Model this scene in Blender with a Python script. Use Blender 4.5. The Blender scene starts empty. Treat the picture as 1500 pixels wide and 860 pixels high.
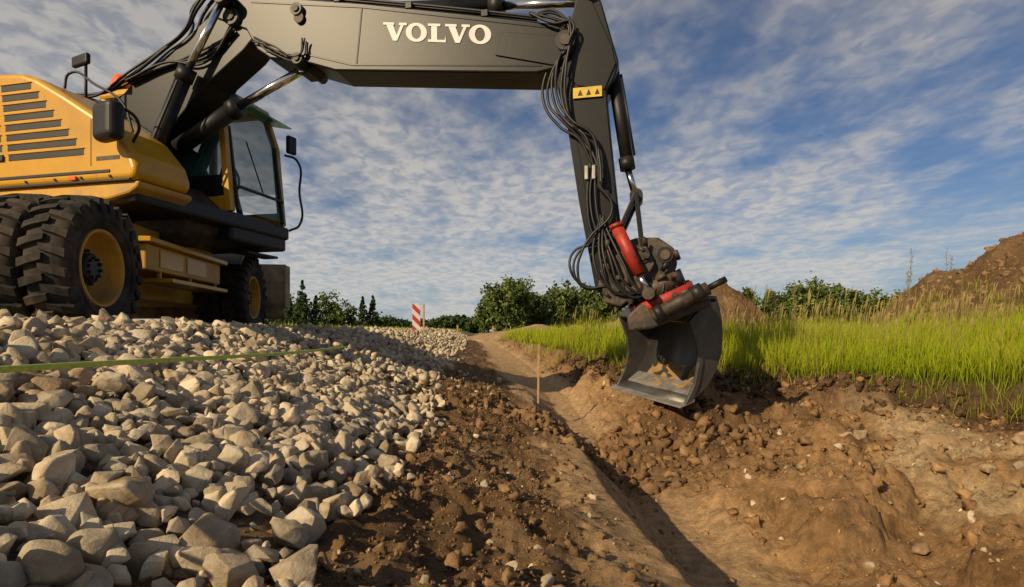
import bpy, bmesh, math, random
import numpy as np
from mathutils import Vector, Matrix
from mathutils import noise as mn
random.seed(4); rng=np.random.default_rng(4)
scene=bpy.context.scene
scene.view_settings.view_transform='Standard'
try: scene.view_settings.look='None'
except Exception: pass
scene.view_settings.exposure=0

# ------------------------------------------------------------ materials
def mat(name,c1,c2=None,rough=.6,metal=0,ns=4,lo=.4,hi=.65,bump=0,bs=30,extra=None,dist=.02,island=0,detail=6,spec=.5):
    m=bpy.data.materials.new(name); m.use_nodes=True
    nt=m.node_tree; N=nt.nodes; L=nt.links
    b=N['Principled BSDF']; b.inputs['Roughness'].default_value=rough; b.inputs['Metallic'].default_value=metal
    b.inputs['Specular IOR Level'].default_value=spec
    tc=N.new('ShaderNodeTexCoord')
    col=None
    if c2:
        n=N.new('ShaderNodeTexNoise'); n.inputs['Scale'].default_value=ns; n.inputs['Detail'].default_value=detail
        n.inputs['Roughness'].default_value=.65
        L.new(tc.outputs['Object'],n.inputs['Vector'])
        r=N.new('ShaderNodeMapRange'); r.inputs['From Min'].default_value=lo; r.inputs['From Max'].default_value=hi
        L.new(n.outputs['Fac'],r.inputs['Value'])
        mx=N.new('ShaderNodeMix'); mx.data_type='RGBA'
        mx.inputs['A'].default_value=(*c1,1); mx.inputs['B'].default_value=(*c2,1)
        L.new(r.outputs['Result'],mx.inputs['Factor']); col=mx.outputs['Result']
    else:
        rg=N.new('ShaderNodeRGB'); rg.outputs[0].default_value=(*c1,1); col=rg.outputs[0]
    if extra:
        n=N.new('ShaderNodeTexNoise'); n.inputs['Scale'].default_value=extra[1]; n.inputs['Detail'].default_value=8
        n.inputs['Roughness'].default_value=.7
        L.new(tc.outputs['Object'],n.inputs['Vector'])
        r=N.new('ShaderNodeMapRange'); r.inputs['From Min'].default_value=extra[2]; r.inputs['From Max'].default_value=extra[3]
        L.new(n.outputs['Fac'],r.inputs['Value'])
        mx=N.new('ShaderNodeMix'); mx.data_type='RGBA'
        L.new(col,mx.inputs['A']); mx.inputs['B'].default_value=(*extra[0],1)
        L.new(r.outputs['Result'],mx.inputs['Factor']); col=mx.outputs['Result']
    if island:
        g=N.new('ShaderNodeNewGeometry'); r=N.new('ShaderNodeMapRange')
        r.inputs['To Min'].default_value=1-island; r.inputs['To Max'].default_value=1+island
        L.new(g.outputs['Random Per Island'],r.inputs['Value'])
        vm=N.new('ShaderNodeVectorMath'); vm.operation='SCALE'
        L.new(col,vm.inputs[0]); L.new(r.outputs['Result'],vm.inputs['Scale']); col=vm.outputs[0]
    L.new(col,b.inputs['Base Color'])
    if bump:
        n=N.new('ShaderNodeTexNoise'); n.inputs['Scale'].default_value=bs; n.inputs['Detail'].default_value=8
        n.inputs['Roughness'].default_value=.7
        L.new(tc.outputs['Object'],n.inputs['Vector'])
        bp=N.new('ShaderNodeBump'); bp.inputs['Strength'].default_value=bump; bp.inputs['Distance'].default_value=dist
        L.new(n.outputs['Fac'],bp.inputs['Height']); L.new(bp.outputs['Normal'],b.inputs['Normal'])
    return m
DUST=(.22,.15,.08)
M_yel=mat('yellow_paint',(.58,.30,.008),(.42,.22,.02),rough=.34,ns=2.2,lo=.45,hi=.8,extra=(DUST,7,.56,.85),bump=.08,bs=60,dist=.003)
M_yel_d=mat('yellow_paint_dusty',(.60,.31,.014),(.34,.20,.06),rough=.55,ns=3,lo=.4,hi=.7,extra=(DUST,9,.55,.8))
M_boom=mat('dark_grey_paint',(.008,.008,.009),(.017,.015,.013),rough=.40,ns=3,lo=.42,hi=.8,extra=((.075,.055,.035),11,.6,.92),bump=.12,bs=40,dist=.003,spec=.28)
M_blk=mat('black_steel',(.009,.009,.010),(.03,.024,.019),rough=.5,ns=5,lo=.45,hi=.8,spec=.4)
M_hose=mat('hose_rubber',(.010,.010,.011),(.03,.024,.018),rough=.5,ns=9,lo=.5,hi=.8)
M_tyre=mat('tyre_rubber',(.018,.018,.018),(.10,.073,.048),rough=.85,ns=5,lo=.42,hi=.75,bump=.2,bs=60,dist=.004,spec=.3)
M_chr=mat('chrome_rod',(.75,.74,.72),rough=.16,metal=1)
M_steel=mat('bucket_steel',(.12,.117,.113),(.06,.055,.05),rough=.40,metal=.5,ns=3,lo=.4,hi=.7,extra=((.24,.155,.08),5,.58,.78),bump=.3,bs=35,dist=.006)
M_edge=mat('worn_steel',(.46,.45,.44),(.25,.18,.12),rough=.35,metal=.6,ns=6,lo=.45,hi=.7)
M_red=mat('red_paint',(.42,.03,.015),(.18,.03,.02),rough=.5,ns=12,lo=.45,hi=.7,extra=((.05,.035,.03),14,.55,.7))
M_grease=mat('dirty_steel',(.026,.022,.018),(.12,.075,.042),rough=.6,ns=9,lo=.42,hi=.68,bump=.4,bs=40,dist=.006)
M_white=mat('white_lettering',(.62,.62,.60),(.45,.42,.38),rough=.5,ns=10,lo=.5,hi=.8)
M_orange=mat('orange_lens',(.75,.13,.01),rough=.25)
M_label=mat('yellow_label',(.70,.45,.02),(.5,.33,.05),rough=.5,ns=20)
M_glass=mat('cab_glass',(.05,.22,.21),rough=.04)
g=M_glass.node_tree.nodes['Principled BSDF']; g.inputs['Alpha'].default_value=.30
M_vis=mat('green_visor',(.03,.30,.26),rough=.1)
M_vis.node_tree.nodes['Principled BSDF'].inputs['Alpha'].default_value=.7
M_stone=mat('limestone',(.42,.33,.21),(.60,.51,.375),rough=.9,ns=9,lo=.35,hi=.65,extra=((.25,.16,.085),4.2,.48,.69),bump=.65,bs=42,dist=.014,island=.33,spec=.25)
M_clod=mat('soil_clod',(.18,.105,.052),(.27,.165,.085),rough=.95,ns=12,lo=.4,hi=.65,bump=.7,bs=80,dist=.01,island=.3,spec=.1)
M_clod2=mat('clay_clod',(.34,.205,.095),(.21,.12,.055),rough=.95,ns=8,lo=.4,hi=.65,bump=.7,bs=60,dist=.01,island=.3,spec=.1)
M_mound=mat('mound_soil',(.25,.155,.08),(.15,.09,.045),rough=.95,ns=1.2,lo=.4,hi=.6,extra=((.33,.23,.13),3,.55,.7),bump=1,bs=7,dist=.2,spec=.1)
M_wood=mat('stake_wood',(.45,.31,.16),(.32,.2,.1),rough=.8,ns=14)
M_rope=mat('string_line_fibre',(.55,.66,.10),(.40,.50,.08),rough=.7,ns=60)
M_bark=mat('bark',(.07,.05,.035),rough=.9)

# ------------------------------------------------------------ mesh helpers
def mesh_np(name,v,f,m=None,smooth=False):
    v=np.asarray(v,np.float32); f=np.asarray(f,np.int32)
    me=bpy.data.meshes.new(name); k=f.shape[1]
    me.vertices.add(len(v)); me.vertices.foreach_set('co',v.ravel())
    me.loops.add(f.size); me.loops.foreach_set('vertex_index',f.ravel())
    me.polygons.add(len(f)); me.polygons.foreach_set('loop_start',np.arange(0,f.size,k,dtype=np.int32))
    if smooth: me.polygons.foreach_set('use_smooth',np.ones(len(f),bool))
    me.update(calc_edges=True)
    o=bpy.data.objects.new(name,me); scene.collection.objects.link(o)
    if m: me.materials.append(m)
    return o
def new_root(name,loc=(0,0,0)):
    e=bpy.data.objects.new(name,None); e.location=loc; e.empty_display_size=.3
    scene.collection.objects.link(e); return e
def par(o,root):
    o.parent=root; o.matrix_parent_inverse=Matrix.Translation(root.location).inverted(); return o
ROOT=None
def from_bm(bm,name,m,bevel=0,smooth=False,segs=2):
    if bevel:
        bmesh.ops.remove_doubles(bm,verts=bm.verts,dist=1e-5)
    bmesh.ops.recalc_face_normals(bm,faces=bm.faces)
    if smooth:
        for f in bm.faces: f.smooth=True
    me=bpy.data.meshes.new(name); bm.to_mesh(me); bm.free()
    o=bpy.data.objects.new(name,me); scene.collection.objects.link(o)
    if m: me.materials.append(m)
    if bevel:
        md=o.modifiers.new('b','BEVEL'); md.width=bevel; md.segments=segs; md.limit_method='ANGLE'; md.angle_limit=math.radians(28)
    if ROOT: par(o,ROOT)
    return o
def prism(name,pts,fn,o0,o1,m,bevel=.012,segs=2):
    bm=bmesh.new()
    a=[bm.verts.new(fn(p[0],p[1],o0)) for p in pts]; b=[bm.verts.new(fn(p[0],p[1],o1)) for p in pts]
    bm.faces.new(a); bm.faces.new(b[::-1]); n=len(pts)
    for i in range(n): bm.faces.new((a[i],b[i],b[(i+1)%n],a[(i+1)%n]))
    return from_bm(bm,name,m,bevel,segs=segs)
def fbox(name,fn,a0,a1,b0,b1,z0,z1,m,bevel=.01):
    bm=bmesh.new(); V=[bm.verts.new(fn(a,b,z)) for a in(a0,a1) for b in(b0,b1) for z in(z0,z1)]
    for q in((0,1,3,2),(4,6,7,5),(0,4,5,1),(2,3,7,6),(0,2,6,4),(1,5,7,3)): bm.faces.new([V[i] for i in q])
    return from_bm(bm,name,m,bevel)
def cyl(name,p0,p1,r,m,seg=24,r2=None,bevel=0):
    p0=Vector(p0);p1=Vector(p1); d=p1-p0
    bm=bmesh.new(); bmesh.ops.create_cone(bm,cap_ends=True,segments=seg,radius1=r,radius2=r if r2 is None else r2,depth=d.length)
    for f in bm.faces:
        if len(f.verts)==4: f.smooth=True
    M=Matrix.Translation((p0+p1)/2)@d.to_track_quat('Z','Y').to_matrix().to_4x4()
    bmesh.ops.transform(bm,matrix=M,verts=bm.verts)
    return from_bm(bm,name,m,bevel)
def beam(name,p0,p1,w,h,m,bevel=.006,up=(0,0,1)):
    p0=Vector(p0);p1=Vector(p1); d=(p1-p0).normalized(); s=d.cross(Vector(up))
    if s.length<.01: s=d.cross(Vector((0,1,0)))
    s.normalize(); t=s.cross(d)
    bm=bmesh.new(); V=[bm.verts.new(p+s*a*w/2+t*b*h/2) for p in(p0,p1) for a in(-1,1) for b in(-1,1)]
    for q in((0,1,3,2),(4,6,7,5),(0,4,5,1),(2,3,7,6),(0,2,6,4),(1,5,7,3)): bm.faces.new([V[i] for i in q])
    return from_bm(bm,name,m,bevel)
def hose(name,pts,r,m=M_hose):
    c=bpy.data.curves.new(name,'CURVE'); c.dimensions='3D'; c.bevel_depth=r; c.bevel_resolution=3; c.resolution_u=8
    s=c.splines.new('BEZIER'); s.bezier_points.add(len(pts)-1)
    for bp,p in zip(s.bezier_points,pts):
        bp.co=p; bp.handle_left_type=bp.handle_right_type='AUTO'
    o=bpy.data.objects.new(name,c); scene.collection.objects.link(o); c.materials.append(m)
    if ROOT: par(o,ROOT)
    return o
def lathe(bm,prof,seg=48,mi=0):
    rings=[]
    for (x,r) in prof:
        rings.append([bm.verts.new((x,r*math.cos(2*math.pi*i/seg),r*math.sin(2*math.pi*i/seg))) for i in range(seg)])
    for a,b in zip(rings[:-1],rings[1:]):
        for i in range(seg):
            f=bm.faces.new((a[i],a[(i+1)%seg],b[(i+1)%seg],b[i])); f.smooth=True; f.material_index=mi
    return rings

# ------------------------------------------------------------ noise
def _h(ix,iy,s):
    n=(ix*374761393+iy*668265263+s*974634777)&0x7fffffff
    n=((n^(n>>13))*1274126177)&0x7fffffff
    n=((n^(n>>16))*668265263)&0x7fffffff
    return (n%100003)/100003.
def vn(x,y,s=0):
    x=np.asarray(x,float);y=np.asarray(y,float)
    ix=np.floor(x).astype(np.int64); iy=np.floor(y).astype(np.int64); fx=x-ix; fy=y-iy
    fx=fx*fx*(3-2*fx); fy=fy*fy*(3-2*fy)
    a=_h(ix,iy,s);b=_h(ix+1,iy,s);c=_h(ix,iy+1,s);d=_h(ix+1,iy+1,s)
    return (a+(b-a)*fx)*(1-fy)+(c+(d-c)*fx)*fy-.5
def fbm(x,y,f,o=4,s=0,g=.5):
    t=0;a=1.;ca,sa=.8,.6
    for i in range(o):
        t=t+a*vn(x*f+i*17.3,y*f-i*9.1,s+i); x,y=x*ca-y*sa,x*sa+y*ca; f*=2.03; a*=g
    return t
def sm(a,b,x): 
    t=np.clip((x-a)/(b-a),0,1); return t*t*(3-2*t)

# ------------------------------------------------------------ terrain
def edge(y): 
    return np.interp(y,[-40,3,5,6.4,9,14,40],[6,5.8,4.85,3.3,2.5,2.1,2.1])+fbm(y,y*0+3,.9,3,77)*.35
def base_h(x,y):
    u=x+.07*y
    deep=np.interp(y,[0,6,9,16,40],[-1.36,-1.30,-1.05,-.9,-.8])
    e=edge(y)
    uu=u+fbm(x,y,1.1,3,5)*.09
    left=np.interp(uu,[-60,-8,-4,-3,-2.6,-2.2,-1.9,-.55,.72],[-.3,-.12,-.06,-.06,-.03,.0,-.04,-.56,-.84])
    t=np.clip((uu-.72)/(.47),0,1)
    bank=-.84+(deep+.84)*t
    h=np.where(uu<.72,left,bank)
    tr=np.clip((uu-1.5)/(np.maximum(e-1.5,.3)),0,1)
    right=deep+(-.66-deep)*tr**.8
    h=np.where(uu>1.5,right,h)
    top=-.5+fbm(x,y,.2,3,9)*.1
    h=h+(top-h)*sm(0,.22,uu-e)
    return h,u,uu,e
def height(x,y):
    h,u,uu,e=base_h(x,y)
    soil=sm(-.8,-.3,uu)*(1-sm(0,.3,uu-e))
    smooth=1-.75*sm(.4,.6,uu)*(1-sm(1.45,1.9,uu))
    right=sm(1.4,2.0,uu)*(1-sm(0,.3,uu-e))
    h=h+.40*np.exp(-(((x-1.45)/.62)**2+((y-5.5)/.55)**2))
    near=np.exp(-(x*x+y*y)/900.)
    h=h+soil*smooth*(fbm(x,y,2.2,3,21,.55)*.10+fbm(x,y,10,3,33,.6)*.055+np.abs(fbm(x,y,21,2,31))*.03*near)
    rd=fbm(x,y,1.5,5,41,.6)
    led=fbm(x*.6,y,1.0,3,43)
    h=h+right*(.18*rd+.10*sm(.0,.07,led)+.07*sm(.22,.27,rd)-.07+near*(np.abs(fbm(x,y,7,3,47,.6))*.09*sm(-.1,.25,fbm(x,y,1.3,2,48))))
    h=h+(1-soil)*fbm(x,y,4,4,51)*.035*near
    rut=np.exp(-(((x-y*.15-2.7)/.45)**2))*sm(3.9,2.8,y)
    h=h+right*rut*.022*np.sign(np.sin((x*.5+y)*34))*(.6+fbm(x,y,3,2,3))
    return h
nx,ny=960,900
tx=np.linspace(-8,8,nx); ty=np.linspace(-6.5,8,ny)
X1=np.sinh(tx)*1.0+.3; Y1=np.sinh(ty)*1.05+2.2
X,Y=np.meshgrid(X1,Y1); Z=height(X,Y)
V=np.stack([X,Y,Z],-1).reshape(-1,3)
I=np.arange(nx*ny).reshape(ny,nx)
F=np.stack([I[:-1,:-1],I[:-1,1:],I[1:,1:],I[1:,:-1]],-1).reshape(-1,4)
ground=mesh_np('ground',V,F,None,True)
_,U,UU,E=base_h(X,Y)
def C(*c): return np.array(c)[None,None,:]
def mixc(a,b,t): return a+(b-a)*t[...,None]
col=np.zeros(X.shape+(3,))+C(.25,.19,.12)
n1=fbm(X,Y,1.1,4,61); n2=fbm(X,Y,4,4,65)
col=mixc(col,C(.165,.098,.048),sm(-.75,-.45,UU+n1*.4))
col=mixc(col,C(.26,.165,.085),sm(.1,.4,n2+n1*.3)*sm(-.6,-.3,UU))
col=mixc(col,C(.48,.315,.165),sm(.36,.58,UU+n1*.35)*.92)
col=mixc(col,C(.36,.215,.10),sm(1.5,1.9,UU))
col=mixc(col,C(.21,.12,.055),sm(1.6,2.2,UU)*sm(0.05,.35,n2+n1*.7))
col=mixc(col,C(.45,.32,.18),sm(1.7,2.2,UU)*sm(.08,.35,-n1+n2*.3))
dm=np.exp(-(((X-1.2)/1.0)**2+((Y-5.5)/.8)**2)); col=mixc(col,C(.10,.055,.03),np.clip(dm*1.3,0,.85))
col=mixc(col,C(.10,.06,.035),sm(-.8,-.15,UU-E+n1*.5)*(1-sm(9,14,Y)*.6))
field=sm(.1,.5,UU-E)
col=mixc(col,C(.10,.10,.03),field)
col=mixc(col,C(.10,.11,.035),sm(-8,-10,U))
far=sm(60,160,np.hypot(X,Y)); col=mixc(col,C(.14,.16,.045),far)
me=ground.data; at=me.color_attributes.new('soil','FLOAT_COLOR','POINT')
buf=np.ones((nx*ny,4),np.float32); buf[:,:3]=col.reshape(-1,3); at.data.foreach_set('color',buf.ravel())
m=bpy.data.materials.new('earth'); m.use_nodes=True; nt=m.node_tree; N=nt.nodes; L=nt.links; b=N['Principled BSDF']
b.inputs['Roughness'].default_value=.95; b.inputs['Specular IOR Level'].default_value=.15
a=N.new('ShaderNodeAttribute'); a.attribute_name='soil'; tc=N.new('ShaderNodeTexCoord')
def noise(sc,det=8,ro=.7):
    n=N.new('ShaderNodeTexNoise'); n.inputs['Scale'].default_value=sc; n.inputs['Detail'].default_value=det; n.inputs['Roughness'].default_value=ro
    L.new(tc.outputs['Object'],n.inputs['Vector']); return n.outputs['Fac']
r=N.new('ShaderNodeMapRange'); r.inputs['From Min'].default_value=.3; r.inputs['From Max'].default_value=.7; r.inputs['To Min'].default_value=.55; r.inputs['To Max'].default_value=1.45
L.new(noise(14),r.inputs['Value'])
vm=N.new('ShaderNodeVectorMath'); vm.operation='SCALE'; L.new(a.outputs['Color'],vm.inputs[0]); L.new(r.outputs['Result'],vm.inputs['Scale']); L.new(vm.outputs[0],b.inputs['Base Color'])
b1=N.new('ShaderNodeBump'); b1.inputs['Strength'].default_value=1; b1.inputs['Distance'].default_value=.045; L.new(noise(18),b1.inputs['Height'])
b2=N.new('ShaderNodeBump'); b2.inputs['Strength'].default_value=.7; b2.inputs['Distance'].default_value=.01; L.new(noise(110),b2.inputs['Height'])
L.new(b1.outputs['Normal'],b2.inputs['Normal']); L.new(b2.outputs['Normal'],b.inputs['Normal'])
me.materials.append(m)

# ------------------------------------------------------------ rocks
def rock_variant(seed,npts,bev,flat=.75,nz=.08):
    rd=random.Random(seed); bm=bmesh.new(); el=rd.uniform(.95,1.35); wd=rd.uniform(.75,.95); flat=flat*rd.uniform(.75,1.15)
    for i in range(npts):
        v=Vector((rd.gauss(0,1),rd.gauss(0,1),rd.gauss(0,1))).normalized()*rd.uniform(.82,1.08)
        bm.verts.new((v.x*el,v.y*wd,v.z*flat))
    res=bmesh.ops.convex_hull(bm,input=bm.verts)
    bmesh.ops.delete(bm,geom=[g for g in set(res['geom_interior']+res['geom_unused']) if isinstance(g,bmesh.types.BMVert)],context='VERTS')
    bmesh.ops.dissolve_limit(bm,angle_limit=math.radians(14),verts=bm.verts,edges=bm.edges)
    if bev:
        bmesh.ops.bevel(bm,geom=list(bm.edges),offset=bev,segments=2,profile=.5,affect='EDGES',clamp_overlap=True)
        bmesh.ops.triangulate(bm,faces=bm.faces)
        bmesh.ops.subdivide_edges(bm,edges=[e for e in bm.edges if e.calc_length()>.35],cuts=1)
        bmesh.ops.triangulate(bm,faces=bm.faces)
        for v in bm.verts:
            v.co*=1+nz*mn.fractal(v.co*2.2+Vector((seed,0,0)),1,2,3)
    bmesh.ops.triangulate(bm,faces=bm.faces); bmesh.ops.recalc_face_normals(bm,faces=bm.faces)
    bm.verts.index_update()
    v=np.array([q.co[:] for q in bm.verts]); f=np.array([[q.index for q in t.verts] for t in bm.faces]); bm.free(); return v,f
def clod_variant(seed,sub=2):
    bm=bmesh.new(); bmesh.ops.create_icosphere(bm,subdivisions=sub,radius=1)
    for v in bm.verts:
        n=mn.fractal(v.co*1.3+Vector((seed*3.1,0,0)),.7,2.2,4); c=mn.cell(v.co*1.7+Vector((seed,5,1))); v.co*=1+.75*n+.22*(c-.5)
    v=np.array([q.co[:] for q in bm.verts])*np.array([1.1,.85,.65]); f=np.array([[q.index for q in t.verts] for t in bm.faces]); bm.free(); return v,f
def rand_rot(n):
    q=rng.normal(size=(n,4)); q/=np.linalg.norm(q,axis=1)[:,None]; w,x,y,z=q.T
    return np.stack([1-2*(y*y+z*z),2*(x*y-z*w),2*(x*z+y*w),2*(x*y+z*w),1-2*(x*x+z*z),2*(y*z-x*w),2*(x*z-y*w),2*(y*z+x*w),1-2*(x*x+y*y)],-1).reshape(n,3,3)
def scatter(name,variants,pos,size,m,smooth=False):
    k=rng.integers(0,len(variants),len(pos)); R=rand_rot(len(pos)); VV=[];FF=[];off=0
    for i,(v,f) in enumerate(variants):
        s=np.where(k==i)[0]
        if not len(s): continue
        vv=np.einsum('nij,vj->nvi',R[s],v)*size[s][:,None,None]+pos[s][:,None,:]
        ff=f[None]+(np.arange(len(s))*len(v))[:,None,None]+off
        VV.append(vv.reshape(-1,3)); FF.append(ff.reshape(-1,3)); off+=len(s)*len(v)
    return mesh_np(name,np.concatenate(VV),np.concatenate(FF),m,smooth)
hi=[rock_variant(i,rv,.11,.85) for i,rv in enumerate([12,14,16,11,18,13,15,12,20,14])]
lo=[rock_variant(50+i,13,0,.85) for i in range(8)]
def gpts(x0,x1,y0,y1,s):
    gx,gy=np.meshgrid(np.arange(x0,x1,s),np.arange(y0,y1,s)); gx=gx.ravel();gy=gy.ravel()
    return gx+rng.uniform(-.5,.5,gx.size)*s,gy+rng.uniform(-.5,.5,gx.size)*s
def gravel_keep(x,y):
    u=x+.07*y+fbm(x,y,1.5,3,71)*.35
    return (u<-.56)|((u<-.30)&(rng.random(x.size)<.3))
P=[];S=[]
for lay in range(4):
    x,y=gpts(-4.4,.1,-.6,4.6,[.056,.068,.098,.16][lay]); k=gravel_keep(x,y)&(np.hypot(x,y)>.5); x=x[k];y=y[k]
    s=[rng.uniform(.012,.034,x.size),rng.uniform(.030,.050,x.size),rng.uniform(.042,.064,x.size),rng.uniform(.058,.088,x.size)][lay]
    if lay>=2: kk=rng.random(x.size)<[0,0,.8,.5][lay]; x=x[kk];y=y[kk];s=s[kk]
    P.append(np.stack([x,y,height(x,y)+[.03,.03,.035,.035][lay]+rng.uniform(-.015,.02,x.size)],-1)); S.append(s)
scatter('gravel',hi,np.concatenate(P),np.concatenate(S),M_stone)
P=[];S=[]
for (x0,x1,y0,y1,sp,a,bb) in [(-9,.2,4.6,10,.10,.03,.065),(-9,.2,4.8,10,.19,.05,.08),(-12,.2,10,24,.18,.05,.09),(-14,-1,24,60,.5,.12,.2),(-8,-4.4,0,4.6,.14,.05,.09)]:
    x,y=gpts(x0,x1,y0,y1,sp); k=gravel_keep(x,y); x=x[k];y=y[k]
    P.append(np.stack([x,y,height(x,y)+.015+rng.uniform(-.01,.03,x.size)],-1)); S.append(rng.uniform(a,bb,x.size))
scatter('gravel',lo,np.concatenate(P),np.concatenate(S),M_stone)
n=2200
x=rng.uniform(-1,6,n); y=rng.uniform(.6,9,n); u=x+.07*y; k=(u>-.65)&(u<edge(y))&((u<.62)|(u>1.8))&(rng.random(n)<np.where(u<-.1,1,np.where(u<.7,.5,.45))); x=x[k];y=y[k]
sz=.007+.030*rng.random(x.size)**2.2; sz[rng.random(x.size)<.05]*=1.7
scatter('loose_stones',hi,np.stack([x,y,height(x,y)+sz*.25],-1),sz,M_stone)
M_bld=mat('boulder_stone',(.36,.24,.13),(.48,.36,.23),rough=.9,ns=5,lo=.4,hi=.65,extra=((.2,.12,.06),6,.5,.68),bump=.7,bs=25,dist=.02,spec=.2)
sl_=[(v*np.array([1.25,.9,.65]),f) for v,f in [rock_variant(200+i,20,.14,.9,.1) for i in range(4)]]
def flatscatter(name,vs,pts,m):
    VV=[];FF=[];o=0
    for i,(x,y,s,dz) in enumerate(pts):
        v,f=vs[i%len(vs)]; a=.3*i; Rz=np.array([[math.cos(a*.3),-math.sin(a*.3),0],[math.sin(a*.3),math.cos(a*.3),0],[0,0,1]])
        z=float(height(np.array([x]),np.array([y]))[0]); VV.append(v@Rz.T*s+np.array([x,y,z+dz])); FF.append(f+o); o+=len(v)
    return mesh_np(name,np.concatenate(VV),np.concatenate(FF),m)
flatscatter('boulder',sl_,[(3.50,4.6,.20,.04),(3.05,4.5,.09,.03),(2.75,4.55,.11,.03),(3.95,4.35,.10,.03),(3.6,4.0,.09,.03),(4.6,4.9,.16,.03),(2.3,3.2,.06,.02),(3.1,3.7,.06,.02),(2.45,4.2,.07,.02),(2.1,4.3,.06,.02),(2.9,3.3,.05,.02)],M_bld)
# clods
cl=[clod_variant(i) for i in range(10)]; ct=[clod_variant(30+i,1) for i in range(6)]
def clods(n,x0,x1,y0,y1,yp,cond,smin,smax,pw,m,var,name='soil_clods'):
    x=rng.uniform(x0,x1,n); y=y0+(y1-y0)*rng.random(n)**yp; k=cond(x,y); x=x[k];y=y[k]
    s=smin+(smax-smin)*rng.random(x.size)**pw
    scatter(name,var,np.stack([x,y,height(x,y)+s*.15],-1),s,m)
def cL(x,y):
    u=x+.07*y; d=fbm(x,y,1.8,3,95); return (u>-.75)&(u<.66)&(rng.random(x.size)<np.where(u>.38,.10,.35+1.2*np.clip(d+.1,0,.6)))
clods(60000,-1.1,1.0,.5,7,1.3,cL,.002,.009,1.6,M_clod,ct)
clods(8000,-1.1,1.0,.5,8,1.3,cL,.007,.032,4,M_clod,cl)
def cR(x,y):
    u=x+.07*y; dk=fbm(x,y,1.2,3,91); return (u>1.7)&(u<edge(y)+.15)&(rng.random(x.size)<.14+1.6*np.clip(dk-.05,0,.5)+.4*sm(-1.0,-.1,u-edge(y)))
clods(70000,1.3,7,.8,9,.9,cR,.003,.013,1.6,M_clod2,ct)
clods(9500,1.3,7,.8,9,.9,cR,.01,.055,4.2,M_clod2,cl)
n=1600
x=rng.normal(1.2,.75,n); y=rng.normal(5.3,.5,n); sz=.008+.065*rng.random(n)**3.2
scatter('soil_clods',cl,np.stack([x,y,height(x,y)+sz*.2],-1),sz,M_clod)
clods(5000,.4,1.9,1,8,1,lambda x,y:(x+.07*y>.75)&(x+.07*y<1.7)&(rng.random(x.size)<.1+np.clip(fbm(x,y,1.5,3,99),0,.5)*1.2),.003,.022,4,M_clod2,cl)
M_top=mat('topsoil',(.08,.048,.026),(.15,.095,.05),rough=.95,ns=8,bump=.6,bs=50,island=.3,spec=.1)
y=rng.uniform(3.5,13,3500); x=edge(y)-.07*y+rng.normal(-.12,.2,3500); sz=.008+.05*rng.random(3500)**3
scatter('topsoil_clods',cl,np.stack([x,y,height(x,y)+sz*.2],-1),sz,M_top)

# mounds
def mound_z(x,y,cx,cy,hh,rad,asp,seed):
    A=(x-cx)/rad/asp; B=(y-cy)/rad; rr=np.hypot(A,B)+.22*fbm(x,y,2.0/rad,3,seed)
    z=-.62+hh*np.clip(1-rr,0,1)**.85+hh*(.09*fbm(x,y,4/rad,3,seed+5,.6)+.04*np.abs(fbm(x,y,14/rad,4,seed+9,.65)))*(sm(1.1,.8,rr))
    return np.where(rr>1.08,-.85,z),rr
def mound(name,cx,cy,hh,rad,asp=1,seed=0,n=150,m=M_mound):
    t=np.linspace(-1.35,1.35,n); A,B=np.meshgrid(t,t); x=cx+A*rad*asp; y=cy+B*rad
    z,rr=mound_z(x,y,cx,cy,hh,rad,asp,seed)
    I=np.arange(n*n).reshape(n,n); F=np.stack([I[:-1,:-1],I[:-1,1:],I[1:,1:],I[1:,:-1]],-1).reshape(-1,4)
    return mesh_np(name,np.stack([x,y,z],-1).reshape(-1,3),F,m,True)
MA=(15.9,15.0,4.5,6.0,1,3)
mound('dirt_mound',*MA,n=300)
mound('dirt_mound',7.2,19.5,2.3,2.0,1,8)
M_sand=mat('sand_heap_soil',(.40,.27,.14),(.28,.18,.09),rough=.95,ns=2,bump=.6,bs=8,dist=.1)
for i,(a,bb,c,d) in enumerate([(3.6,33,1.0,2.4),(6.5,31,1.4,2.2),(2,45,1.1,4),(9.5,34,1.3,3)]): mound('sand_heap',a,bb,c,d,1.5,20+i,60,M_sand)
x=rng.uniform(10,22,6000); y=rng.uniform(9,21,6000); z,rr=mound_z(x,y,*MA); k=rr<.98; x=x[k];y=y[k];z=z[k]
scatter('mound_clods',cl,np.stack([x,y,z],-1),.015+.10*rng.random(x.size)**5,mat('mound_clod',(.27,.17,.09),(.19,.115,.06),rough=.95,ns=3,island=.25,bump=.5,bs=20,spec=.1))

# ------------------------------------------------------------ grass
def blades(name,x,y,h,w,m,lean=.35,z=None,wd=(.8,1,.65,0),bend=.06):
    n=len(x); z=height(x,y)-.02 if z is None else z
    a=rng.uniform(0,2*np.pi,n); dx=np.cos(a);dy=np.sin(a)
    la=rng.uniform(0,2*np.pi,n); ll=h*lean*rng.random(n)**1.2; lx=np.cos(la)*ll+h*bend; ly=np.sin(la)*ll
    lev=[0,.4,.75,1]; VV=[];T=[]
    for t,ww in zip(lev,wd):
        c=np.stack([x+lx*t*t,y+ly*t*t,z+h*t*(1-.12*t)],-1); o=np.stack([dx*w*ww/2,dy*w*ww/2,0*w],-1)
        VV.append(c-o); T.append(np.full(n,t))
        if t<1: VV.append(c+o); T.append(np.full(n,t))
    VV=np.stack(VV,1); T=np.stack(T,1)
    f=np.array([[0,1,3],[0,3,2],[2,3,5],[2,5,4],[4,5,6]])
    FF=f[None]+(np.arange(n)*7)[:,None,None]
    o=mesh_np(name,VV.reshape(-1,3),FF.reshape(-1,3),m)
    at=o.data.attributes.new('t','FLOAT','POINT'); at.data.foreach_set('value',T.astype(np.float32).ravel()); return o
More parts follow.
